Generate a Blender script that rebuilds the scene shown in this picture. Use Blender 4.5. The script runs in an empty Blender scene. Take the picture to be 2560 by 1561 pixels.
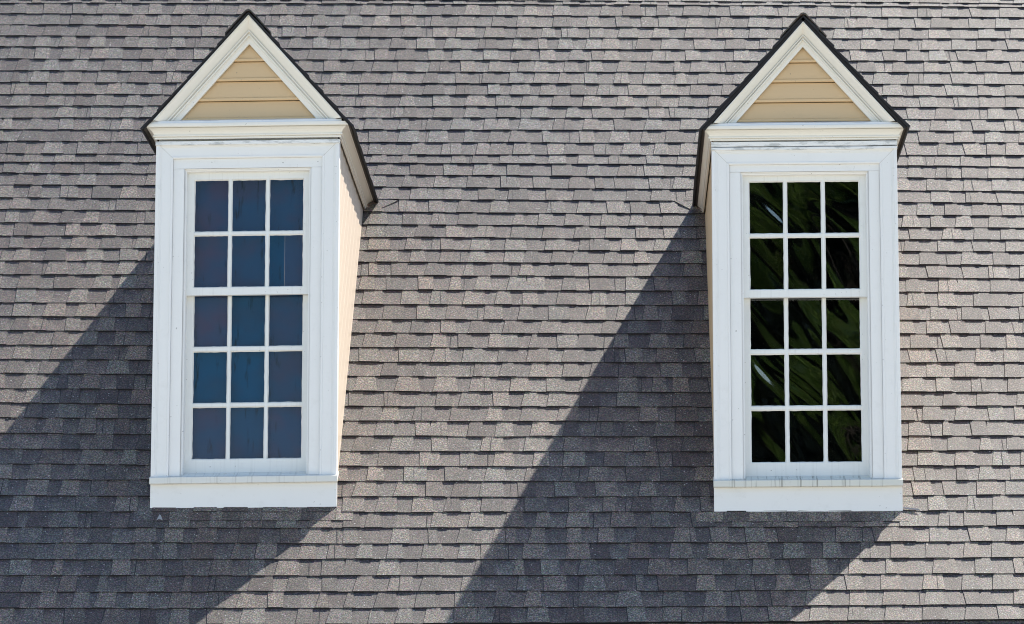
import bpy, math, random
from mathutils import Vector, Matrix, noise

random.seed(11)
sc = bpy.context.scene
col = sc.collection
rad = math.radians

# ---------------------------------------------------------------- camera
cam_d = bpy.data.cameras.new("camera")
cam_d.sensor_width = 36.0
cam_d.lens = 9501.0 * 36.0 / 2560.0
cam_d.clip_start = 0.1
cam_d.clip_end = 3000
cam = bpy.data.objects.new("camera", cam_d)
col.objects.link(cam)
cam.location = (0, 0, 1.6)
cam.rotation_euler = (Matrix.Rotation(rad(1.65), 3, 'Z') @ Matrix.Rotation(rad(99.56), 3, 'X') @ Matrix.Rotation(rad(0.06), 3, 'Z')).to_euler()
sc.camera = cam

# ---------------------------------------------------------------- light
SUN = Vector((0.492, 0.500, 1.0)).normalized()
elev = math.asin(SUN.z)
azim = math.atan2(SUN.x, SUN.y)
world = bpy.data.worlds.new("World")
sc.world = world
world.use_nodes = True
wn = world.node_tree.nodes
bg = wn["Background"]
sky = wn.new("ShaderNodeTexSky")
sky.sky_type = 'NISHITA'
sky.sun_disc = False
sky.sun_elevation = elev
sky.sun_rotation = azim
sky.air_density = 1.0
sky.dust_density = 0.2
sky.ozone_density = 1.6
world.node_tree.links.new(sky.outputs[0], bg.inputs[0])
bg.inputs[1].default_value = 0.099
sun_d = bpy.data.lights.new("sun", 'SUN')
sun_d.energy = 4.1
sun_d.angle = rad(0.53)
sun_d.color = (1.0, 0.925, 0.82)
sun = bpy.data.objects.new("sun", sun_d)
col.objects.link(sun)
sun.rotation_euler = (-SUN).to_track_quat('-Z', 'Y').to_euler()
sun.location = (8, 30, 20)
vs = sc.view_settings
vs.view_transform = 'Standard'
vs.look = 'None'
vs.gamma = 1.0
vs.use_curve_mapping = False
vs.exposure = 1.44
sc.cycles.filter_width = 1.05

# ---------------------------------------------------------------- helpers
def lin(r, g, b):
    f = lambda c: (c / 255) / 12.92 if c <= 10 else ((c / 255 + 0.055) / 1.055) ** 2.4
    return (f(r), f(g), f(b), 1)

class MB:
    """collects vertices and faces of one mesh"""
    def __init__(s):
        s.v = []; s.f = []; s.c = []; s.m = []
    def add(s, pts, faces, cols=None, mi=0):
        o = len(s.v)
        s.v += [tuple(p) for p in pts]
        for k, f in enumerate(faces):
            s.f.append([i + o for i in f]); s.m.append(mi)
            s.c.append([cols[i] if cols else (0, 0, 0, 1) for i in f])
    def quad(s, a, b, c, d, cols=None, mi=0):
        s.add([a, b, c, d], [(0, 1, 2, 3)], cols, mi)
    def box(s, x0, x1, y0, y1, z0, z1, mi=0):
        p = [(x, y, z) for z in (z0, z1) for y in (y0, y1) for x in (x0, x1)]
        s.add(p, [(0, 2, 3, 1), (4, 5, 7, 6), (0, 1, 5, 4), (2, 6, 7, 3), (0, 4, 6, 2), (1, 3, 7, 5)], mi=mi)
    def grid(s, rows, mi=0):
        """rows: list of equal-length point lists"""
        n = len(rows[0]); pts = [p for r in rows for p in r]
        s.add(pts, [(i * n + j, i * n + j + 1, (i + 1) * n + j + 1, (i + 1) * n + j) for i in range(len(rows) - 1) for j in range(n - 1)], mi=mi)
    def tube(s, p0, p1, r0, r1, n=8):
        p0 = Vector(p0); p1 = Vector(p1); d = (p1 - p0).normalized()
        a = d.orthogonal().normalized(); b = d.cross(a)
        pts = []
        for p, r in ((p0, r0), (p1, r1)):
            for k in range(n):
                t = 2 * math.pi * k / n
                pts.append(p + (a * math.cos(t) + b * math.sin(t)) * r)
        s.add(pts, [(k, (k + 1) % n, n + (k + 1) % n, n + k) for k in range(n)] + [tuple(range(n))[::-1], tuple(range(n, 2 * n))])
    def build(s, name, mats, parent=None, color=False, smooth=False):
        me = bpy.data.meshes.new(name)
        me.from_pydata(s.v, [], s.f)
        if not isinstance(mats, (list, tuple)): mats = [mats]
        for m in mats: me.materials.append(m)
        for p, mi in zip(me.polygons, s.m):
            p.material_index = mi
            p.use_smooth = smooth
        if color:
            at = me.color_attributes.new("tone", 'FLOAT_COLOR', 'CORNER')
            flat = [x for f in s.c for c in f for x in c]
            at.data.foreach_set("color", flat)
        me.update()
        o = bpy.data.objects.new(name, me)
        col.objects.link(o)
        if parent: o.parent = parent
        return o

def thing(name, label, cat, loc, group=None):
    o = bpy.data.objects.new(name, None)
    o.empty_display_size = 0.3
    col.objects.link(o)
    o.location = loc
    o["label"] = label; o["category"] = cat
    if group: o["group"] = group
    return o

# ---------------------------------------------------------------- materials
def mat(name):
    m = bpy.data.materials.new(name); m.use_nodes = True
    return m, m.node_tree.nodes, m.node_tree.links, m.node_tree.nodes["Principled BSDF"]

def nz(n, l, scale, detail=3, rough=0.5, vec=None, dist=0.0):
    t = n.new("ShaderNodeTexNoise"); t.inputs["Scale"].default_value = scale
    t.inputs["Detail"].default_value = detail; t.inputs["Roughness"].default_value = rough
    t.inputs["Distortion"].default_value = dist
    if vec: l.new(vec, t.inputs["Vector"])
    return t.outputs["Fac"]

def ramp(n, l, src, stops):
    r = n.new("ShaderNodeValToRGB")
    e = r.color_ramp.elements
    e[0].position, e[0].color = stops[0]
    e[1].position, e[1].color = stops[-1]
    for p, c in stops[1:-1]:
        k = e.new(p); k.color = c
    l.new(src, r.inputs[0])
    return r.outputs[0]

def mix(n, l, fac, a, b, mode='MIX'):
    m = n.new("ShaderNodeMix"); m.data_type = 'RGBA'; m.blend_type = mode
    for s, v in ((0, fac), (6, a), (7, b)):
        if hasattr(v, "links"): l.new(v, m.inputs[s])
        else: m.inputs[s].default_value = v
    return m.outputs[2]

def mth(n, l, op, a, b=0.0, c=0.0):
    m = n.new("ShaderNodeMath"); m.operation = op
    for s, v in ((0, a), (1, b), (2, c)):
        if hasattr(v, "links"): l.new(v, m.inputs[s])
        else: m.inputs[s].default_value = v
    return m.outputs[0]

def coords(n, l, scale=(1, 1, 1), rot=(0, 0, 0)):
    tc = n.new("ShaderNodeTexCoord"); mp = n.new("ShaderNodeMapping")
    mp.inputs["Scale"].default_value = scale; mp.inputs["Rotation"].default_value = rot
    l.new(tc.outputs["Object"], mp.inputs[0])
    return mp.outputs[0]

def bump(n, l, h, strength, dist, bsdf):
    b = n.new("ShaderNodeBump"); b.inputs["Strength"].default_value = strength; b.inputs["Distance"].default_value = dist
    l.new(h, b.inputs["Height"]); l.new(b.outputs[0], bsdf.inputs["Normal"])

def shingle_material(name, mul=1.0):
    m, n, l, b = mat(name)
    at = n.new("ShaderNodeAttribute"); at.attribute_name = "tone"
    sp = n.new("ShaderNodeSeparateColor"); l.new(at.outputs["Color"], sp.inputs[0])
    r, g, bl = sp.outputs[0], sp.outputs[1], sp.outputs[2]
    v = coords(n, l)
    # r: light / dark blend of the granules, g: warm / cool blend, b: printed dark band of the lower layer
    light = mix(n, l, g, (0.160, 0.130, 0.108, 1), (0.130, 0.122, 0.107, 1))
    dark = mix(n, l, g, (0.053, 0.038, 0.034, 1), (0.046, 0.038, 0.036, 1))
    base = mix(n, l, r, dark, light)
    band = mth(n, l, 'MULTIPLY', bl, 0.85)
    base = mix(n, l, band, base, (0.044, 0.036, 0.040, 1))
    # patchy blend inside each piece, then single granules
    pat = ramp(n, l, nz(n, l, 16, 3, 0.6, v), [(0.3, (0.80, 0.80, 0.80, 1)), (0.7, (1.20, 1.20, 1.20, 1))])
    base = mix(n, l, 1.0, base, pat, 'MULTIPLY')
    wear = ramp(n, l, nz(n, l, 0.7, 4, 0.6, v), [(0.3, (0.86, 0.88, 0.92, 1)), (0.7, (1.12, 1.08, 1.03, 1))])
    base = mix(n, l, 1.0, base, wear, 'MULTIPLY')
    g1 = nz(n, l, 120, 3, 0.75, v)
    gr = ramp(n, l, g1, [(0.34, (0.18, 0.18, 0.20, 1)), (0.5, (0.95, 0.95, 0.95, 1)), (0.62, (2.9, 2.8, 2.7, 1))])
    base = mix(n, l, 1.0, base, gr, 'MULTIPLY')
    hn = n.new("ShaderNodeTexNoise"); hn.inputs["Scale"].default_value = 95; hn.inputs["Detail"].default_value = 1; l.new(v, hn.inputs["Vector"])
    hs = n.new("ShaderNodeHueSaturation"); hs.inputs["Saturation"].default_value = 1.5; l.new(hn.outputs["Color"], hs.inputs["Color"])
    base = mix(n, l, 0.42, base, mix(n, l, 1.0, base, mix(n, l, 1.0, hs.outputs[0], (2.0, 2.0, 2.0, 1), 'MULTIPLY'), 'MULTIPLY'))
    vo = n.new("ShaderNodeTexVoronoi"); vo.inputs["Scale"].default_value = 75; l.new(v, vo.inputs["Vector"])
    sep = n.new("ShaderNodeSeparateColor"); l.new(vo.outputs["Color"], sep.inputs[0])
    big = mth(n, l, 'GREATER_THAN', sep.outputs[0], 0.965)
    near = mth(n, l, 'LESS_THAN', vo.outputs["Distance"], 0.28)
    sparkle = mth(n, l, 'MULTIPLY', big, near)
    base = mix(n, l, mth(n, l, 'MULTIPLY', sparkle, 0.8), base, (0.55, 0.53, 0.50, 1))
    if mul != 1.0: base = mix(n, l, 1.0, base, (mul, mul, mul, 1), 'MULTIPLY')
    l.new(base, b.inputs["Base Color"])
    b.inputs["Roughness"].default_value = 0.62
    b.inputs["Specular IOR Level"].default_value = 0.5
    b.inputs["Diffuse Roughness"].default_value = 0.6
    bump(n, l, mth(n, l, 'ADD', g1, mth(n, l, 'MULTIPLY', nz(n, l, 9, 2, 0.5, v), 1.0)), 0.55, 0.004, b)
    return m
M_SH = shingle_material("asphalt_shingle")
M_SHD = shingle_material("dormer_shingle_shade", 0.55)  # darker copy of the roof shingle: edge shade painted into the colour

def paint(name, base=(0.81, 0.805, 0.785, 1), dirt=0.10, streak=0.0, rough=0.42, peel=0.0):
    m, n, l, b = mat(name)
    v = coords(n, l)
    c = mix(n, l, nz(n, l, 3.0, 5, 0.6, v), base, tuple(x * 0.93 for x in base[:3]) + (1,))
    d = ramp(n, l, nz(n, l, 14, 6, 0.7, v), [(0.56, (0, 0, 0, 1)), (0.80, (1, 1, 1, 1))])
    c = mix(n, l, mth(n, l, 'MULTIPLY', d, dirt), c, (0.34, 0.31, 0.25, 1))
    sp = ramp(n, l, nz(n, l, 60, 2, 0.5, v), [(0.735, (0, 0, 0, 1)), (0.76, (1, 1, 1, 1))])
    c = mix(n, l, mth(n, l, 'MULTIPLY', sp, 0.55), c, (0.14, 0.12, 0.10, 1))
    if streak:
        vs_ = coords(n, l, (1, 0.05, 0.05))
        s1 = ramp(n, l, nz(n, l, 62, 2, 0.6, vs_), [(0.55, (0, 0, 0, 1)), (0.74, (1, 1, 1, 1))])
        c = mix(n, l, mth(n, l, 'MULTIPLY', s1, streak), c, (0.16, 0.15, 0.12, 1))
    if peel:
        vp = coords(n, l, (1, 1, 5))
        s2 = ramp(n, l, nz(n, l, 9, 6, 0.7, vp), [(0.50, (0, 0, 0, 1)), (0.60, (1, 1, 1, 1))])
        c = mix(n, l, mth(n, l, 'MULTIPLY', s2, peel), c, (0.42, 0.43, 0.42, 1))
    l.new(c, b.inputs["Base Color"])
    b.inputs["Roughness"].default_value = rough
    h = mth(n, l, 'ADD', nz(n, l, 130, 2, 0.5, coords(n, l, (0.25, 1, 1))), mth(n, l, 'MULTIPLY', nz(n, l, 7, 2, 0.5, v), 1.5))
    bump(n, l, h, 0.25, 0.0012, b)
    return m
M_W = paint("white_trim_paint", dirt=0.13)
M_W_BOUNCE = paint("bounce_warmed_white_paint", base=(0.81, 0.78, 0.71, 1), dirt=0.08)  # white trim tinted cream: warm bounce light put into the colour
M_WS = paint("stained_sill_paint", base=(0.70, 0.70, 0.66, 1), streak=0.25, dirt=0.15)
M_WS2 = paint("heavily_stained_sill_paint", base=(0.66, 0.66, 0.60, 1), streak=0.75, dirt=0.25)
M_PEEL = paint("peeling_white_paint", dirt=0.15, peel=0.8)
M_SASH = paint("sash_paint", base=(0.79, 0.79, 0.76, 1), dirt=0.12, streak=0.10)
M_SOFF = paint("dark_brown_soffit", base=(0.024, 0.017, 0.012, 1), dirt=0.05, rough=0.7)
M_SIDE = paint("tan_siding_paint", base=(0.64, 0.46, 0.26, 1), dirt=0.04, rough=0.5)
M_SIDE_SUNLIT = paint("sunlit_tan_siding", base=(0.515, 0.435, 0.350, 1), dirt=0.04, rough=0.5)  # paler copy of the tan siding: sun glare put into the colour

def simple(name, c, rough=0.6, metallic=0.0, nscale=0, amt=0.2):
    m, n, l, b = mat(name)
    if nscale:
        k = nz(n, l, nscale, 5, 0.6, coords(n, l))
        cc = mix(n, l, k, tuple(x * (1 - amt) for x in c[:3]) + (1,), tuple(x * (1 + amt) for x in c[:3]) + (1,))
        l.new(cc, b.inputs["Base Color"])
    else: b.inputs["Base Color"].default_value = c
    b.inputs["Roughness"].default_value = rough; b.inputs["Metallic"].default_value = metallic
    return m
M_FLASH = simple("lead_flashing", (0.10, 0.11, 0.13, 1), 0.35, 0.9, 20)
M_BLACK = simple("dark_void", (0.006, 0.006, 0.006, 1), 0.9)
M_EDGE_SHADOW = simple("cut_edge_and_shadow_line", (0.014, 0.014, 0.017, 1), 0.85, 0, 200, 0.6)  # near-black for cut edges, also for painted shadow strips
M_JOINT = simple("caulk_line", (0.52, 0.50, 0.45, 1), 0.8)
M_SPLASH = simple("paint_splash", (0.33, 0.32, 0.31, 1), 0.6, 0, 300, 0.7)

def glass(name, scale, dist, strength, stretch, rot, dirt, refl, tint=(0.86, 0.9, 0.9, 1), rough=0.01):
    m, n, l, b = mat(name)
    n.remove(b)
    out = n["Material Output"]
    v0 = coords(n, l, (1, 1, 1), rot)
    mp = n.new("ShaderNodeMapping"); mp.inputs["Scale"].default_value = stretch; l.new(v0, mp.inputs[0]); v = mp.outputs[0]
    bp = n.new("ShaderNodeBump"); bp.inputs["Strength"].default_value = strength; bp.inputs["Distance"].default_value = dist
    l.new(nz(n, l, scale, 1, 0.35, v, 0.5), bp.inputs["Height"])
    fr = n.new("ShaderNodeFresnel"); fr.inputs["IOR"].default_value = 1.52; l.new(bp.outputs[0], fr.inputs["Normal"])
    gl = n.new("ShaderNodeBsdfGlossy"); gl.inputs["Roughness"].default_value = rough; l.new(bp.outputs[0], gl.inputs["Normal"])
    tr = n.new("ShaderNodeBsdfTransparent"); tr.inputs[0].default_value = tint
    mx = n.new("ShaderNodeMixShader")
    f2 = mth(n, l, 'MULTIPLY', fr.outputs[0], refl)     # both faces of the pane reflect
    l.new(f2, mx.inputs[0]); l.new(tr.outputs[0], mx.inputs[1]); l.new(gl.outputs[0], mx.inputs[2])
    # thin film of dirt with run marks
    df = n.new("ShaderNodeBsdfDiffuse"); df.inputs[0].default_value = (0.30, 0.32, 0.34, 1)
    vd = coords(n, l, (1, 1, 0.2))
    dd = ramp(n, l, nz(n, l, 30, 5, 0.7, vd), [(0.35, (0, 0, 0, 1)), (0.8, (1, 1, 1, 1))])
    mx2 = n.new("ShaderNodeMixShader")
    l.new(mth(n, l, 'MULTIPLY', dd, dirt), mx2.inputs[0]); l.new(mx.outputs[0], mx2.inputs[1]); l.new(df.outputs[0], mx2.inputs[2])
    l.new(mx2.outputs[0], out.inputs[0])
    return m
M_GL_SKY = glass("old_glass", 5, 0.004, 0.35, (1, 1, 0.6), (0, 0.3, 0), 0.012, 0.42)
M_GL_TEAL = glass("old_glass_teal", 5, 0.004, 0.35, (1, 1, 0.6), (0, 0.3, 0), 0.006, 0.36, (0.70, 0.92, 0.92, 1))
M_GL_GREY = glass("old_glass_grey", 4, 0.005, 0.35, (1, 1, 0.6), (0, 0.5, 0), 0.02, 0.47, (0.94, 0.88, 0.89, 1))
M_GL_TREE = glass("wavy_glass", 1.9, 0.018, 0.5, (2.4, 1, 0.7), (0, 0.7, 0), 0.002, 2.1, rough=0.024)

def glass_backing(name, c1, c2, c3, amt):
    m, n, l, b = mat(name)
    v = coords(n, l)
    k = ramp(n, l, nz(n, l, 3.0, 4, 0.55, v), [(0.42, (0, 0, 0, 1)), (0.60, (1, 1, 1, 1))])
    c = mix(n, l, k, c1, c2)
    st = ramp(n, l, nz(n, l, 34, 3, 0.6, coords(n, l, (1, 1, 0.16))), [(0.60, (0, 0, 0, 1)), (0.72, (1, 1, 1, 1))])
    c = mix(n, l, mth(n, l, 'MULTIPLY', st, amt), c, c3)
    l.new(c, b.inputs["Base Color"]); b.inputs["Roughness"].default_value = 0.9
    b.inputs["Specular IOR Level"].default_value = 0.0
    return m
M_BACK_SKY = glass_backing("painted_sky_reflection", (0.012, 0.072, 0.180, 1), (0.048, 0.058, 0.130, 1), (0.004, 0.010, 0.022, 1), 0.9)  # blue mottling paints the sky reflection on a sheet behind the glass
M_BACK_DARK = glass_backing("dark_room", (0.0012, 0.0016, 0.0012, 1), (0.002, 0.0025, 0.002, 1), (0.001, 0.001, 0.001, 1), 0.2)  # near-black colour paints the unlit room on the same sheet

# ---------------------------------------------------------------- main roof
P0 = Vector((-0.67095, 23.29196, 5.52570))
R2 = math.sqrt(0.5)
def rp(x, s, h):
    """a point of the roof: x along the eave, s up the slope, h out of it"""
    return (x, P0.y + (s - h) * R2, P0.z + (s + h) * R2)
SL = [3.76,3.615,3.464,3.315,3.169,3.013,2.859,2.707,2.556,2.408,2.259,2.113,1.967,1.815,1.714,1.584,1.441,1.29,1.15,1.001,0.853,0.711,0.572,0.417,0.265,0.11,-0.039,-0.19,-0.34,-0.489,-0.636,-0.79,-0.939,-1.084,-1.239,-1.391,-1.539,-1.685,-1.84,-1.99,-2.138,-2.279,-2.431,-2.578,-2.725,-2.868,-3.01]
SC = [3.704,3.553,3.402,3.256,3.105,2.958,2.808,2.659,2.513,2.37,2.227,2.078,1.924,1.776,1.666,1.524,1.377,1.237,1.089,0.945,0.802,0.663,0.523,0.376,0.219,0.063,-0.098,-0.241,-0.392,-0.543,-0.693,-0.846,-0.994,-1.14,-1.288,-1.435,-1.579,-1.721,-1.867,-2.009,-2.153,-2.296,-2.44,-2.583,-2.724,-2.865,-3.002]
SR = [3.64,3.5,3.352,3.214,3.069,2.921,2.777,2.623,2.477,2.331,2.183,2.039,1.897,1.745,1.612,1.47,1.32,1.182,1.036,0.897,0.763,0.629,0.479,0.331,0.186,0.031,-0.113,-0.259,-0.411,-0.557,-0.71,-0.858,-0.999,-1.143,-1.292,-1.433,-1.58,-1.718,-1.858,-2.0,-2.143,-2.282,-2.43,-2.572,-2.715,-2.844,-2.974]
up = [0.052, 0.118, 0.262, 0.408, 0.556, 0.703, 0.85, 0.997, 1.144, 1.291]
COURSES = [(a, b, c) for a, b, c in zip(SL, SC, SR)]
top = COURSES[0]
COURSES = [tuple(t + u for t in top) for u in reversed(up)] + COURSES
COURSES = COURSES[::-1]                      # from the eave upwards
X0, X1 = -6.6, 5.0
XK = (-3.7, -0.5, 2.3)
def s_at(k, x):
    a, b, c = COURSES[min(k, len(COURSES) - 1)]
    if k >= len(COURSES): a += 0.147; b += 0.147; c += 0.147
    xx = max(-4.6, min(3.0, x))
    x0, x1, x2 = XK
    la = (xx - x1) * (xx - x2) / ((x0 - x1) * (x0 - x2))
    lb = (xx - x0) * (xx - x2) / ((x1 - x0) * (x1 - x2))
    lc = (xx - x0) * (xx - x1) / ((x2 - x0) * (x2 - x1))
    w = noise.noise(Vector((x * 1.7, k * 3.1, 0.0))) * 0.0050 + noise.noise(Vector((x * 5.5, k * 7.7, 4.0))) * 0.0028
    return a * la + b * lb + c * lc + w
def h_at(k, x):
    return 0.0087 + noise.noise(Vector((x * 1.3, k * 5.3, 9.0))) * 0.0022 + noise.noise(Vector((x * 6.0, k * 2.3, 2.0))) * 0.0010

house = thing("house", "long pitched house roof of weathered grey laminated asphalt shingles that both dormers stand on", "house", (0, 21.0, 0))
def W(p): return (p[0], p[1] - 21.0, p[2])    # house-local

roof = MB()
def tone(kind):
    """(brightness, hue) of a piece"""
    if kind == 'tooth':
        r = random.choice((0.92, 0.82, 0.72, 0.58, 0.42, 0.25, 0.08)) if random.random() < 0.8 else random.random()
    else:
        r = random.uniform(0.15, 0.85)
    return max(0, min(1, r + random.uniform(-.08, .08))), random.random()
for k in range(len(COURSES)):
    x = X0
    kind = random.choice(('tooth', 'gap'))
    joint = x + random.uniform(0.2, 1.0)
    pieces = []
    while x < X1:
        w = random.uniform(0.080, 0.135) if kind == 'tooth' else random.uniform(0.070, 0.130)
        if random.random() < 0.06: w *= 0.5
        x2 = min(x + w, X1)
        pieces.append((x, x2, kind))
        kind = 'gap' if kind == 'tooth' else 'tooth'
        if random.random() < 0.05: kind = 'tooth' if kind == 'gap' else 'gap'
        x = x2
    expo = s_at(k + 1, 0) - s_at(k, 0)
    for (a, b, kd) in pieces:
        r, g = tone(kd)
        sub = [a, (a + b) / 2, b]
        isj = a < joint <= b
        if isj: joint += 1.0 + random.uniform(-.02, .02)
        # lower layer under everything
        for p, q in zip(sub[:-1], sub[1:]):
            sa, sb = s_at(k, p), s_at(k, q)
            ta, tb = s_at(k + 1, p) + 0.02, s_at(k + 1, q) + 0.02
            ha, hb = h_at(k, p), h_at(k, q)
            bb = 1.0 if kd == 'gap' else 0.0
            ca = (r, g, 0, 1); cb = (r, g, bb, 1)
            fr_ = 0.50
            ma, mb_ = sa + (ta - sa - 0.02) * fr_, sb + (tb - sb - 0.02) * fr_
            hm = 0.5
            P = [rp(p, sa, ha), rp(q, sb, hb), rp(q, mb_, hb * hm + .0008), rp(p, ma, ha * hm + .0008), rp(q, tb, 0.0008), rp(p, ta, 0.0008)]
            roof.add([W(v) for v in P], [(0, 1, 2, 3), (3, 2, 4, 5)], [ca, ca, (r, g, bb * .35, 1), (r, g, bb * .35, 1), cb, cb])
            roof.quad(W(rp(p, sa, -0.002)), W(rp(q, sb, -0.002)), W(rp(q, sb, hb)), W(rp(p, sa, ha)), mi=1)
        if kd == 'tooth':
            fl = random.uniform(0.003, 0.013); fr2 = random.uniform(0.003, 0.015)
            if random.random() < 0.25: fl = -fl * .5
            dn = random.uniform(-0.001, 0.003)
            t = random.uniform(0.0026, 0.0042)
            la, lb = a - fl, b + fr2
            ua, ub = a + fl, b - fr2
            sa, sb = s_at(k, la) - dn, s_at(k, lb) - dn
            ta, tb = s_at(k + 1, ua) + 0.015, s_at(k + 1, ub) + 0.015
            ha, hb = h_at(k, la) + t, h_at(k, lb) + t
            c4 = [(r, g, 0, 1)] * 4
            A, B, C_, D = rp(la, sa, ha), rp(lb, sb, hb), rp(ub, tb, 0.0008 + t), rp(ua, ta, 0.0008 + t)
            roof.quad(W(A), W(B), W(C_), W(D), c4)
            A0, B0, C0, D0 = rp(la, sa, ha - t - .001), rp(lb, sb, hb - t - .001), rp(ub, tb, 0), rp(ua, ta, 0)
            roof.quad(W(A0), W(B0), W(B), W(A), mi=1)
            gl_ = random.uniform(.0022, .0048); gr_ = random.uniform(.0002, .0010)  # wider dark strip on the left paints the raised tab's shadow
            roof.quad(W(rp(ua - gl_, ta, .0010)), W(rp(la - gl_, sa, ha - t + .0002)), W(A), W(D), mi=1)
            roof.quad(W(rp(lb + gr_, sb, hb - t + .0002)), W(rp(ub + gr_, tb, .0010)), W(C_), W(B), mi=1)
        if isj:   # butt joint between two shingles: a dark slit
            xj = joint - 1.0
            xj = (a + b) / 2 + random.uniform(-.3, .3) * (b - a)
            lean = random.uniform(-0.008, 0.008)
            sa = s_at(k, xj); ta = s_at(k + 1, xj)
            hh = h_at(k, xj) + (0.004 if kd == 'tooth' else 0.0008)
            wj = random.uniform(0.0012, 0.0028)
            roof.quad(W(rp(xj - wj, sa, hh)), W(rp(xj + wj, sa, hh)), W(rp(xj + lean + wj * .6, ta, hh * .35 + .0015)), W(rp(xj + lean - wj * .6, ta, hh * .35 + .0015)), [(0, 1, 1.0, 1)] * 4, mi=1)
S_TOP = s_at(len(COURSES), 0)
# deck below the courses, back slope beyond the ridge
s_lo = min(s_at(0, x) for x in (-4, 0, 3)) - 0.01
ridge = rp(0, S_TOP + 0.02, 0)
eave = rp(0, s_lo, 0)
depth = ridge[1] - eave[1]
roof.quad(W(rp(X0, s_lo + .02, -0.004)), W(rp(X1, s_lo + .02, -0.004)), W(rp(X1, S_TOP + 0.02, -0.004)), W(rp(X0, S_TOP + 0.02, -0.004)), [(0.4, 0.5, 0, 1)] * 4)
roof.quad(W((X0, ridge[1], ridge[2])), W((X1, ridge[1], ridge[2])), W((X1, ridge[1] + depth, eave[2])), W((X0, ridge[1] + depth, eave[2])), [(0.5, 0.5, 0, 1)] * 4)
# ridge caps
x = X0
while x < X1:
    w = 0.145; c4 = [(random.uniform(.3, .9), random.random(), 0, 1)] * 4
    zr = ridge[2]
    for sg in (-1, 1):
        roof.quad(W((x, ridge[1], zr + .030)), W((x + w, ridge[1], zr + .018)), W((x + w, ridge[1] + sg * .11, zr - .092)), W((x, ridge[1] + sg * .11, zr - .080)), c4)
    roof.quad(W((x, ridge[1], zr + .030)), W((x, ridge[1] - .11, zr - .080)), W((x, ridge[1] - .11, zr - .1)), W((x, ridge[1], zr)), c4)
    x += w

def strip_on_roof(x0, x1, s0, s1, h, n):
    """extra short row of shingles laid over the roof under an apron board"""
    xs = [x0]
    while xs[-1] < x1 - 0.05: xs.append(min(x1, xs[-1] + random.uniform(.07, .13)))
    for a, b in zip(xs[:-1], xs[1:]):
        r, g = tone('tooth'); c = [(r, g, 0, 1)] * 4
        wa = noise.noise(Vector((a * 5, n, 0))) * .004; wb = noise.noise(Vector((b * 5, n, 0))) * .004
        A, B, C_, D = rp(a, s0 + wa, h + abs(wa)), rp(b - .002, s0 + wb, h + abs(wb)), rp(b - .002 + .003, s1, .007), rp(a + .003, s1, .007)
        roof.quad(W(A), W(B), W(C_), W(D), c)
        roof.quad(W(rp(a, s0 + wa, 0)), W(rp(b, s0 + wb, 0)), W(B), W(A), mi=1)
        roof.quad(W(rp(a, s1, 0)), W(rp(a, s0, 0)), W(A), W(D), mi=1)
        roof.quad(W(rp(b, s0, 0)), W(rp(b, s1, 0)), W(C_), W(B), mi=1)
LB = Vector((-2.1914, 21.9207, 4.1544)); RB = Vector((1.0834, 21.8874, 4.1212))
strip_on_roof(-2.823, -1.538, -2.085, -1.95, 0.0105, 1)
strip_on_roof(0.433, 1.697, -2.106, -1.985, 0.0105, 2)
# lifted shingle corners in the valleys where each dormer eave dies into the roof
def tri_piece(pts, h, tn):
    top = [W(rp(x, s, h)) for x, s in pts]; bot = [W(rp(x, s, 0)) for x, s in pts]
    n_ = len(pts)
    roof.add(top + bot, [tuple(range(n_))] + [(i, n_ + i, n_ + (i + 1) % n_, (i + 1) % n_) for i in range(n_)], [tn] * (2 * n_))
tri_piece([(-1.60, 1.10), (-1.44, 1.235), (-1.53, 1.26), (-1.62, 1.24)], .010, (.7, .4, 0, 1))
tri_piece([(.50, 1.08), (.50, 1.24), (.43, 1.26), (.36, 1.21)], .011, (.75, .4, 0, 1))
roof_o = roof.build("roof", [M_SH, M_EDGE_SHADOW], house, color=True)

ey, ez = eave[1], eave[2]
g = MB()
g.box(X0, X1, ey - 21 + .012, ey - 21 + .03, ez - .16, ez - .012)
g.build("fascia", M_SOFF, house)
g = MB()   # gutter as an open trough
prof = [(0.0, -.035), (0.0, -.12), (-.06, -.125), (-.10, -.09), (-.105, -.045), (-.112, -.045), (-.112, -.040), (-.098, -.040), (-.095, -.085), (-.058, -.118), (-.004, -.113), (-.004, -.035)]
g.grid([[(X0, ey - 21 + .01 + a, ez + b) for a, b in prof], [(X1, ey - 21 + .01 + a, ez + b) for a, b in prof]])
g.build("gutter", simple("brown_gutter", (0.06, 0.045, 0.03, 1), 0.45), house)
g = MB()
g.box(X0, X1, ey - 21 + .03, ey - 21 + .32, ez - .17, ez - .15)
g.build("soffit", M_SOFF, house)
g = MB()
yb = ridge[1] + depth - 21
for i in range(26):
    z0 = i * .125
    if z0 + .12 > ez - .16: break
    g.box(X0 + .25, X1 - .25, ey - 21 + .30 - .0, ey - 21 + .32, z0, z0 + .118)
g.box(X0 + .26, X1 - .26, ey - 21 + .33, yb - .3, 0, ez - .17)
for xx in (X0 + .27, X1 - .27):
    g.add([(xx, ey - 21 + .3, ez - .05), (xx, yb - .3, ez - .05), (xx, ridge[1] - 21, ridge[2] - .15)], [(0, 1, 2)])
g.build("wall", M_SIDE, house)

# ---------------------------------------------------------------- dormers
SLOPE = 1.138
def sweep_rect(mb, x0, x1, z0, z1, prof, closed=False, mi=0):
    """profile (u inwards, y) swept with mitres up the left side, over the head and down the right side"""
    rows = []
    for u, y in prof:
        zb = z0 + u if closed else z0
        r = [(x0 + u, y, zb), (x0 + u, y, z1 - u), (x1 - u, y, z1 - u), (x1 - u, y, zb)]
        if closed: r.append(r[0])
        rows.append(r)
    mb.grid(rows, mi)

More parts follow.
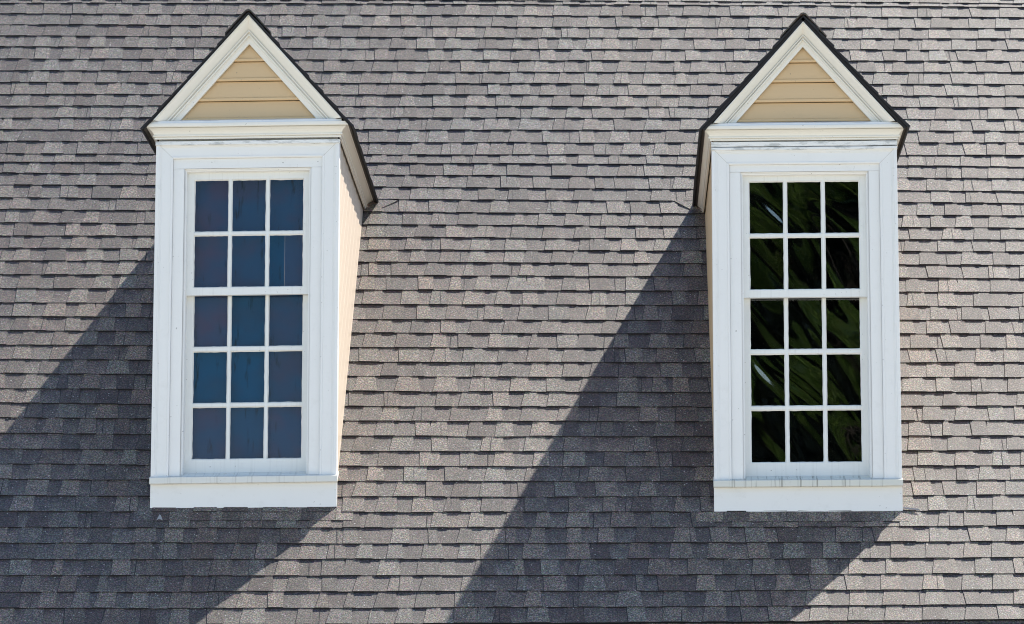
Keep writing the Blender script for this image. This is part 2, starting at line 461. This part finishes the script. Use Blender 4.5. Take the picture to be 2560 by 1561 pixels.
def rake(mb, prof, zap, zend, mi=0):
    """profile (drop below the outer line, y) run down both slopes of the gable and cut level at zend"""
    rows = []
    for w, y in prof:
        za = zap - w
        xe = (za - zend) / SLOPE
        pts = []
        for t in (-1, -.75, -.5, -.25, 0, .25, .5, .75, 1):
            pts.append((t * xe, y, za - abs(t) * xe * SLOPE))
        rows.append(pts)
    mb.grid(rows, mi)

def lap(z0, z1):
    """one Dutch-lap course: (z, y)"""
    return [(z0, 0.0), (z0, -.019), (z0 + .003, -.021), (z0 + .014, -.021), (z0 + .0165, -.018), (z0 + .018, -.012), (z0 + .021, -.013), (z1 - .0045, -.002), (z1 - .0042, .010), (z1, .010)]

def make_dormer(name, label, loc, P):
    D = thing(name, label, "dormer", loc, "gabled dormers on the shingle roof")
    sh = P['shear']
    rnd = random.Random(P['seed'])
    def wob(x, s, a): return noise.noise(Vector((x * s, P['seed'], 0))) * a
    # --- casing round the window
    zc = P['cas_top']
    hw = 0.542
    m = MB()
    prof = [(0, .05), (0, -.026), (.001, -.028), (.019, -.028), (.021, -.025), (.027, -.025), (.029, -.021), (.033, -.021), (.035, -.018), (.036, -.018), (.088, -.017), (.090, -.021), (.098, -.021), (.102, -.018), (.103, .012)]
    sweep_rect(m, -hw, hw, .176, zc, prof)
    for sg in (-1, 1):
        for (u0, y0), (u1, y1) in zip(prof[2:-1], prof[3:-1]):
            a_ = Vector((sg * (hw - u0), y0 - .0004, zc - u0)); b_ = Vector((sg * (hw - u1), y1 - .0004, zc - u1))
            m.quad(a_ + Vector((-sg * .0007, 0, .0007)), a_ + Vector((sg * .0007, 0, -.0007)), b_ + Vector((sg * .0007, 0, -.0007)), b_ + Vector((-sg * .0007, 0, .0007)), mi=1)
    m.build("casing", [M_W, M_JOINT], D)
    m = MB()
    # flat boards inside the casing, each set with a hairline joint
    bt = zc - .103
    m.box(-hw + .1035, hw - .1035, -.006, .05, P['open_top'], bt)
    m.box(-hw + .1035, -.374, -.0045, .05, .18, P['open_top'] - .0012)
    m.box(.376, hw - .1035, -.0045, .05, .18, P['open_top'] - .0012)
    # stepped stops down to the sash
    sweep_rect(m, -.374, .376, .18, P['open_top'] - .0015, [(0, -.0045), (.0, .004), (.006, .004), (.007, .010), (.013, .012), (.0135, .034), (.0155, .034), (.0155, .12)])
    m.build("jamb", M_W, D)
    # --- sashes
    cx = P['cx']
    pw, mw = .1990, .0225
    gx0 = cx - (pw * 3 + mw * 2) / 2
    def sash(zt, zb, rows, yf, sname):
        s = MB()
        x0, x1 = -.360, .362
        cols_ = [(gx0 + i * (pw + mw), gx0 + i * (pw + mw) + pw) for i in range(3)]
        yb_ = yf + .035
        # stiles and rails
        s.box(x0, cols_[0][0] - .004, yf, yb_, zb, zt)
        s.box(cols_[2][1] + .004, x1, yf, yb_, zb, zt)
        s.box(cols_[0][0] - .004, cols_[2][1] + .004, yf + .0012, yb_, rows[0][1] + .004, zt - .0005)
        s.box(cols_[0][0] - .004, cols_[2][1] + .004, yf + .0012, yb_, zb + .0005, rows[-1][0] - .004)
        # muntins
        for i in range(2):
            s.box(cols_[i][1] + .004, cols_[i + 1][0] - .004, yf + .003, yb_, rows[-1][0] - .004, rows[0][1] + .004)
        for j in range(len(rows) - 1):
            for i in range(3):
                s.box(cols_[i][0] - .004, cols_[i][1] + .004, yf + .0035, yb_, rows[j + 1][1] + .004, rows[j][0] - .004)
        # hand-run putty round every pane, its inner edge uneven
        panes = []
        for (za, zb2) in rows:
            for (a, b) in cols_:
                ring_o, ring_i, ring_b = [], [], []
                n_ = 10
                cor = [(a, za), (b, za), (b, zb2), (a, zb2)]
                for e in range(4):
                    p, q = cor[e], cor[(e + 1) % 4]
                    for t in range(n_):
                        f = t / n_
                        X = p[0] + (q[0] - p[0]) * f; Z = p[1] + (q[1] - p[1]) * f
                        nx, nz_ = [(0, 1), (-1, 0), (0, -1), (1, 0)][e]
                        d = .0008 + .0034 * abs(noise.noise(Vector((X * 23, Z * 23, P['seed'] * 3)))) + rnd.uniform(0, .0007)
                        if t == 0:
                            pn = [(1, 0), (0, 1), (-1, 0), (0, -1)][e]
                            X2 = X + nx * d + pn[0] * d; Z2 = Z + nz_ * d + pn[1] * d
                        else: X2 = X + nx * d; Z2 = Z + nz_ * d
                        ox, oz = -nx * .0055, -nz_ * .0055
                        if t == 0:
                            pn = [(1, 0), (0, 1), (-1, 0), (0, -1)][e]
                            ox -= pn[0] * .0055; oz -= pn[1] * .0055
                        ring_o.append((X + ox, yf + .0028, Z + oz))
                        ring_i.append((X2, yf + .0125, Z2))
                ring_o.append(ring_o[0]); ring_i.append(ring_i[0])
                s.grid([ring_o, ring_i])
                panes.append((a, b, za, zb2))
        so = s.build(sname, M_SASH, D)
        for ip, (a, b, za, zb2) in enumerate(panes):
            p = MB()
            gm = P['glass']
            if P['variants']:
                key = ip + (0 if sname == 'upper_sash' else 6)
                gm = {0: M_GL_GREY, 1: M_GL_SKY, 2: M_GL_SKY, 3: M_GL_GREY, 6: M_GL_GREY, 7: M_GL_TEAL, 8: M_GL_SKY, 9: M_GL_TEAL, 10: M_GL_TEAL, 12: M_GL_GREY, 14: M_GL_GREY}.get(key, M_GL_SKY)
                if key == 5:      # cracked pane: two pieces of glass with a pale line between them
                    xc = a + (b - a) * .46
                    y0 = yf + .0155
                    for (xa, xb, t_, mi_) in ((a - .003, xc - .0005, .0006, 0), (xc + .0005, b + .003, -.0010, 1)):
                        p.quad((xa, y0 + t_, zb2 - .003), (xb, y0, zb2 - .003), (xb, y0, za + .003), (xa, y0 + t_, za + .003), mi=mi_)
                        p.quad((xa, y0 + .003 + t_, zb2 - .003), (xa, y0 + .003 + t_, za + .003), (xb, y0 + .003, za + .003), (xb, y0 + .003, zb2 - .003), mi=mi_)
                    p.box(xc - .0007, xc + .0007, y0 - .0006, y0 + .001, zb2, za, mi=2)
                    p.build("pane", [M_GL_TEAL, M_GL_GREY, M_SPLASH], so)["label"] = "cracked pane with a pale vertical line"
                    continue
            tx, tz = rnd.uniform(-1, 1) * P['tilt'], rnd.uniform(-1, 1) * P['tilt']
            w_, h_ = (b - a) / 2 + .003, (zb2 - za) / 2 + .003
            y0 = yf + .0155
            c = [((a + b) / 2 + sx * w_, y0 + sx * w_ * tx + sz * h_ * tz, (za + zb2) / 2 + sz * h_) for sx, sz in ((-1, -1), (1, -1), (1, 1), (-1, 1))]
            p.add(c, [(0, 1, 2, 3)])
            p.add([(q[0], q[1] + .003, q[2]) for q in c], [(3, 2, 1, 0)], mi=1)
            p.build("pane", [gm, gm], so)
        return so
    sash(P['open_top'] - .016, 1.255, [(1.637, 1.945), (1.304, 1.611)], .042, "upper_sash")
    sash(1.290, .197, [(.9560, 1.264), (.6215, .9245), (.2900, .5940)], .080, "lower_sash")
    m = MB()   # meeting rail lip under the upper sash
    m.box(-.358, .360, .046, .078, 1.262, 1.285)
    m.build("meeting_rail", M_SASH, D)
    m = MB()
    m.box(-.37, .372, .137, .15, .19, 2.0)
    m.build("glass_backing", P['glass_backing'], D)  # added sheet behind the glass
    # --- sill and apron
    m = MB()
    n_ = 40
    xs = [-.546 + 1.092 * i / n_ for i in range(n_ + 1)]
    prof = [(.12, .209), (.06, .205), (.045, .200), (.040, .190), (.006, .186), (.004, .180), (-.022, .177), (-.050, .1685), (-.052, .167), (-.052, .133), (-.050, .131), (-.02, .131)]
    m.grid([[(x, y, z + wob(x, 9, .0012) * (1 if y < -.04 else 0)) for x in xs] for y, z in prof])
    for sx in (0, -1):
        x = xs[sx]; m.add([(x, y, z) for y, z in prof], [tuple(range(len(prof)))])
    m.build("sill", [P['sillmat']], D)
    m = MB()
    m.grid([[(x * .995, -.020, .133) for x in xs], [(x * .995, -.0215, .02) for x in xs], [(x * .995, -.0225, -.012 + wob(x, 4, .004)) for x in xs], [(x * .995, .02, -.012 + wob(x, 4, .004)) for x in xs]])
    for sg in (-1, 1):
        m.quad((sg * .5432, -.02, .133), (sg * .5432, .02, .133), (sg * .5432, .02, -.03), (sg * .5432, -.0225, -.02))
    m.build("apron_board", M_W, D)
    # --- head moulding between casing and cornice
    m = MB()
    zh = P['head']          # (z0, z1, y) steps
    for (z0, z1, y) in zh:
        rows = []
        for yy, zz in ((.03, z0), (y + .002, z0), (y, z0 + .002), (y, z1 - .002), (y + .003, z1), (.03, z1)):
            rows.append([(x * .9975, yy + wob(x, 6, .0015), zz + wob(x + 5, 5, .0022)) for x in xs])
        m.grid(rows)
    m.build("head_moulding", P['headmat'], D)
    m = MB()    # plain board behind everything, up to the gable
    m.box(-.530, .530, .012, .03, zc - .02, 2.29)
    m.build("frieze_board", M_W, D)
    # --- cornice
    cb, ct = P['cor']
    H = ct - cb
    cprof = [(-.002, 0), (.008, 0), (.010, .03), (.010, .12), (.006, .13), (.006, .155), (.017, .16), (.019, .19), (.019, .25), (.012, .26), (.013, .31), (.017, .42), (.025, .54), (.035, .64), (.042, .69), (.043, .70), (.036, .705), (.036, .74), (.052, .745), (.054, .77), (.055, .84), (.055, 1.0), (-.002, 1.0)]
    rows = []
    for p, t in cprof:
        z = cb + t * H
        r = []
        for i in range(3): r.append((-hw - p, 2.45 - i * (2.45 + .022 + p) / 3, z))
        for i in range(13):
            x = (-hw - p) + (2 * (hw + p)) * i / 12
            r.append((x, -.022 - p, z + wob(x, 3, .0015)))
        for i in range(1, 4): r.append((hw + p, -.022 - p + i * (2.45 + .022 + p) / 3, z))
        rows.append(r)
    m = MB(); m.grid(rows)
    m.build("cornice", M_W_BOUNCE, D)
    m = MB()   # sheet flashing on top of the cornice
    fx = [P['fl'][0] + (P['fl'][1] - P['fl'][0]) * i / 30 for i in range(31)]
    m.grid([[(x, -.070 + wob(x, 8, .004), ct + .001 - (.0035 if (i % 7 == 3) else 0)) for i, x in enumerate(fx)],
            [(x, -.066 + wob(x, 8, .003), ct + .015 + wob(x, 11, .0028)) for x in fx],
            [(x, .0, ct + .036) for x in fx]])
    m.build("cornice_flashing", M_W, D)
    # --- gable
    zb = ct + .012
    zs = P['siding_apex']
    m = MB()
    z = 2.304
    laps = [2.18, 2.296, 2.4145, 2.5345, 2.6535, 2.80]
    for a, b in zip(laps[:-1], laps[1:]):
        pr = lap(a, b)
        rows = []
        for (zz, yy) in pr:
            zz2 = max(zb - .02, min(zz, zs + .02)); hx = max(0.0, (zs + .03 - zz2) / SLOPE)
            yy += .016; rows.append([(-hx, yy, zz2), (0, yy, zz2), (hx, yy, zz2)])
        m.grid(rows)
    m.build("gable_siding", M_SIDE, D)
    za = P['rake_apex']
    tot = za - zs
    k = tot / .181
    rp_ = [(-.012, .02), (0, -.088), (.004, -.090), (.010, -.090), (.012, -.080), (.03, -.074), (.05, -.062), (.07, -.048), (.086, -.036), (.091, -.034), (.093, -.046), (.102, -.047), (.104, -.036), (.108, -.028), (.116, -.028), (.118, -.038), (.128, -.038), (.130, -.024), (.1315, -.020), (.179, -.020), (.181, -.018), (.181, .0)]
    m = MB(); rake(m, [(w * k, y) for w, y in rp_], za, ct + .017)
    m.build("rake_trim", M_W_BOUNCE, D)
    # --- cheeks
    for sg in (-1, 1):
        m = MB()
        e = .158; q2 = math.sqrt(2)
        for i in range(-1, 11):
            pr = [(i * e, 0), (i * e, -.0085), (i * e + .002, -.0095), (i * e + .018, -.0095), (i * e + .021, -.0080), (i * e + e, -.002), (i * e + e, 0)]
            A, B = [], []
            for (cc_, yy) in pr:
                X = sg * (hw - .018 - yy)
                c2 = cc_ * q2
                A.append((X, .02, min(.02 + c2, 2.32))); B.append((X, max(.02, 2.32 - c2), 2.32))
            m.grid([A, B])
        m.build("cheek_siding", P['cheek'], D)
    # --- roof of the dormer
    ap, tip, hx = P['apex'], P['tipz'], P['hx']
    sl = (ap - .012 - tip) / hx
    L = math.hypot(hx, ap - .012 - tip); ux, uz = hx / L, (ap - .012 - tip) / L
    m = MB()
    for sg in (-1, 1):
        def pt(u, h, y):   # u up from the eave, h out of the slope
            return (sg * (hx - u * ux + h * uz), y, tip + u * uz + h * ux)
        # deck
        yf = -.088
        sec = [(0.0, -.004), (0.0, -P['deck']), (L, -P['deck']), (L, -.004)]
        fr_, bk = [], []
        for u, h in sec:
            q = pt(u, h, yf); fr_.append(q); bk.append((q[0], q[2] + .06, q[2]))
        m.add(fr_ + bk, [(0, 1, 2, 3), (4, 7, 6, 5), (0, 4, 5, 1), (1, 5, 6, 2), (3, 2, 6, 7), (0, 3, 7, 4)], mi=1)
        m.m[-6] = 2  # deck front near-black: its backlit shade put into the colour
        nc = 7
        for c in range(nc):
            u0 = c * L / nc - (.012 if c == 0 else 0); u1 = min(L, (c + 1) * L / nc + .02)
            y0 = -.098 + rnd.uniform(-.008, .006)
            nseg = 12
            hl = .011 + rnd.uniform(-.002, .003)
            ys = [y0] + [y0 + .1 + (2.9 - y0) * j / nseg for j in range(nseg)]
            for ya, yb2 in zip(ys[:-1], ys[1:]):
                hj = hl + rnd.uniform(-.0015, .0015)
                r_, g_ = tone('tooth')
                q = [pt(u0, hj, ya), pt(u1, .003, ya), pt(u1, .003, yb2), pt(u0, hj, yb2), pt(u0, -.003, ya), pt(u1, -.003, ya), pt(u1, -.003, yb2), pt(u0, -.003, yb2)]
                if q[0][1] > q[1][2] + .2: continue
                m.add(q, [(0, 1, 2, 3)], [(r_, g_, 0, 1)] * 8)
                m.add(q, [(4, 7, 6, 5), (0, 4, 5, 1), (3, 2, 6, 7), (0, 3, 7, 4)], mi=2)
    m.build("dormer_roof", [M_SHD, M_SOFF, M_EDGE_SHADOW], D, color=True)
    m = MB()   # ridge caps bent over the top
    y = -.106
    while y < 3.1:
        y2 = y + .155
        r_, g_ = tone('tooth'); cc = (r_, g_, 0, 1)
        lift = .006
        secs = []
        for yy, lf in ((y, lift + .006), (y2 + .02, lift - .004)):
            row_t, row_b = [], []
            for a in (-1, -.75, -.5, -.28, -.1, .0, .1, .28, .5, .75, 1):
                xx = a * .135
                zz = ap - max(0, (abs(xx) - .022)) * SLOPE - .012 * min(1, (abs(xx) / .022) ** 2)
                row_t.append((xx * (1 + lf), yy, zz + lf - .004)); row_b.append((xx, yy, zz + lf - .014))
            secs.append((row_t, row_b))
        (t0, b0), (t1, b1) = secs
        n_ = len(t0)
        m.add(t0 + b0 + t1 + b1, [(i, i + 1, 2 * n_ + i + 1, 2 * n_ + i) for i in range(n_ - 1)] + [(i, n_ + i, n_ + i + 1, i + 1) for i in range(n_ - 1)] + [(n_ + i, 3 * n_ + i, 3 * n_ + i + 1, n_ + i + 1) for i in range(n_ - 1)]
              + [(0, 2 * n_, 3 * n_, n_), (n_ - 1, 2 * n_ - 1, 4 * n_ - 1, 3 * n_ - 1)], [cc] * (4 * n_))
        y = y2
    m.build("ridge_cap", M_SHD, D, color=True)
    # small shear of the whole front, measured on the building: it has settled out of level
    for o in D.children:
        for me in [o.data] + [c.data for c in o.children]:
            for v in me.vertices:
                v.co.z += sh * v.co.x
    return D

D1 = make_dormer("dormer", "dormer whose glazing bars frame panes with a painted blue sky reflection, its cream sunlit side wall in view", LB, dict(
    shear=.010, seed=3, cas_top=2.167, open_top=2.0065, cx=.005, glass=M_GL_SKY, variants=True, cheek=M_SIDE_SUNLIT, glass_backing=M_BACK_SKY, sillmat=M_WS, tilt=.002,
    head=[(2.143, 2.1665, -.036)], headmat=M_PEEL, cor=(2.180, 2.266), fl=(-.578, .556), siding_apex=2.754, rake_apex=2.916, apex=2.937, tipz=2.238, hx=.616, deck=.011))
D2 = make_dormer("dormer", "dormer with near-black panes mirroring green trees and dark streaks along its sill", RB, dict(
    shear=.005, seed=8, cas_top=2.139, open_top=1.9955, cx=-.0005, glass=M_GL_TREE, variants=False, cheek=M_SIDE, glass_backing=M_BACK_DARK, sillmat=M_WS2, tilt=.006,
    head=[(2.120, 2.1370, -.034), (2.143, 2.171, -.030)], headmat=M_PEEL, cor=(2.178, 2.258), fl=(-.560, .575), siding_apex=2.743, rake_apex=2.880, apex=2.9215, tipz=2.242, hx=.600, deck=.021))

# bits of flashing and paint on the shingles beside the aprons
def loose(name, label, cat, pts, h, m_, th=.0015):
    q = MB()
    top_ = [Vector(rp(x, s, h)) for x, s in pts]; bt_ = [Vector(rp(x, s, h - th)) for x, s in pts]
    o_ = top_[0]
    n_ = len(pts)
    q.add([p - o_ for p in top_ + bt_], [tuple(range(n_)), tuple(range(2 * n_ - 1, n_ - 1, -1))] + [(i, n_ + i, n_ + (i + 1) % n_, (i + 1) % n_) for i in range(n_)])
    ob = q.build(name, m_, house)
    ob.location = Vector(W(tuple(o_)))
    return ob
loose("flashing", "", "", [(1.63, -1.985), (1.72, -2.000), (1.724, -2.012), (1.655, -2.003), (1.628, -1.992)], .018, M_FLASH)
loose("paint_splash", "", "", [(-2.685, -2.085), (-2.672, -2.030), (-2.664, -2.035), (-2.648, -2.085), (-2.66, -2.075), (-2.672, -2.07)], .0125, M_SPLASH)

# ---------------------------------------------------------------- ground and the trees across the street
g = MB()
g.add([(-400, -400, 0), (400, -400, 0), (400, 400, 0), (-400, 400, 0)], [(0, 1, 2, 3)])
m, n, l, b = mat("lawn")
c = mix(n, l, nz(n, l, 0.3, 6, 0.6, coords(n, l)), (0.045, 0.075, 0.022, 1), (0.09, 0.12, 0.04, 1))
l.new(c, b.inputs["Base Color"]); b.inputs["Roughness"].default_value = 0.9
go = g.build("ground", m); go["kind"] = "structure"
g = MB()
g.add([(-60, -9, .004), (60, -9, .004), (60, 19.4, .004), (-60, 19.4, .004)], [(0, 1, 2, 3)])
po = g.build("pavement", simple("pale_concrete", (0.42, 0.39, 0.34, 1), 0.85, 0, 2.5, 0.12)); po["kind"] = "structure"  # unseen pale slab, added to bounce sunlight up onto the house

M_LEAF = simple("leaf_green", (0.11, 0.18, 0.03, 1), 0.5, 0, 1.6, 0.9)
M_LEAF_SHADE = simple("leaf_painted_shade", (0.010, 0.018, 0.007, 1), 0.7, 0, 1.0, 0.5)  # leaves coloured near black so gaps in the mirrored crown look shaded
M_BARK = simple("bark", (0.030, 0.022, 0.017, 1), 0.9, 0, 12, 0.4)
def tree(name, label, x, y, h, R_, nleaf, seed, leaf=None, nclump=300, big=1.0):
    T = thing(name, label, "tree", (x, y, 0), "trees across the pavement")
    r = random.Random(seed)
    t = MB()
    pts = [Vector((0, 0, 0)), Vector((.1, .05, h * .2)), Vector((-.1, .1, h * .42)), Vector((.1, 0, h * .68)), Vector((0, 0, h * .9))]
    rr = [.34, .27, .21, .13, .04]
    for a, b_, r0, r1 in zip(pts[:-1], pts[1:], rr[:-1], rr[1:]): t.tube(a, b_, r0, r1, 10)
    clumps = []
    for i in range(nclump):
        a = r.uniform(0, 2 * math.pi); hz = h * r.uniform(.24, .93)
        f = math.sin(min(1, (hz / h - .12) / .88) * math.pi) ** .6
        d = R_ * f * r.uniform(.35, 1.0)
        c_ = Vector((math.cos(a) * d, math.sin(a) * d, hz))
        clumps.append((c_, r.uniform(.35, 1.2) * R_ * .12))
        st = Vector((0, 0, max(h * .18, hz - d * .7)))
        t.tube(st, c_, .03, .008, 4)
    t.build("trunk", M_BARK, T)
    cr = MB()
    for i in range(nleaf):
        c_, rad_ = r.choice(clumps)
        v = Vector((r.gauss(0, 1), r.gauss(0, 1), r.gauss(0, .8))).normalized() * rad_ * r.uniform(.3, 1.15)
        p = c_ + v
        s_ = r.uniform(.11, .24) * big
        a = Vector((r.gauss(0, 1), r.gauss(0, 1), r.gauss(0, 1))).normalized(); b_ = a.orthogonal().normalized() * s_ * .5
        a = a * s_
        cr.add([p - a, p + b_, p + a, p - b_], [(0, 1, 2, 3)])
    cr.build("crown", leaf or M_LEAF, T)
    return T
tree("tree", "broad green tree mirrored in the window panes of the dormer with the streaked sill", 4.6, -13, 18, 6.2, 40000, 5, None, 75)
tree("tree", "taller dark tree added behind the broad one to block mirrored sky", 6.5, -22, 23, 7.0, 26000, 6, M_LEAF_SHADE, 300, 3.8)  # unseen tree, added to block sky in the pane reflections
tree("tree", "tallest dark tree, added behind the other two to block mirrored sky", 8.0, -30, 27, 8.0, 30000, 7, M_LEAF_SHADE, 300, 4.2)  # another unseen tree, added to close the remaining sky gaps in the reflection
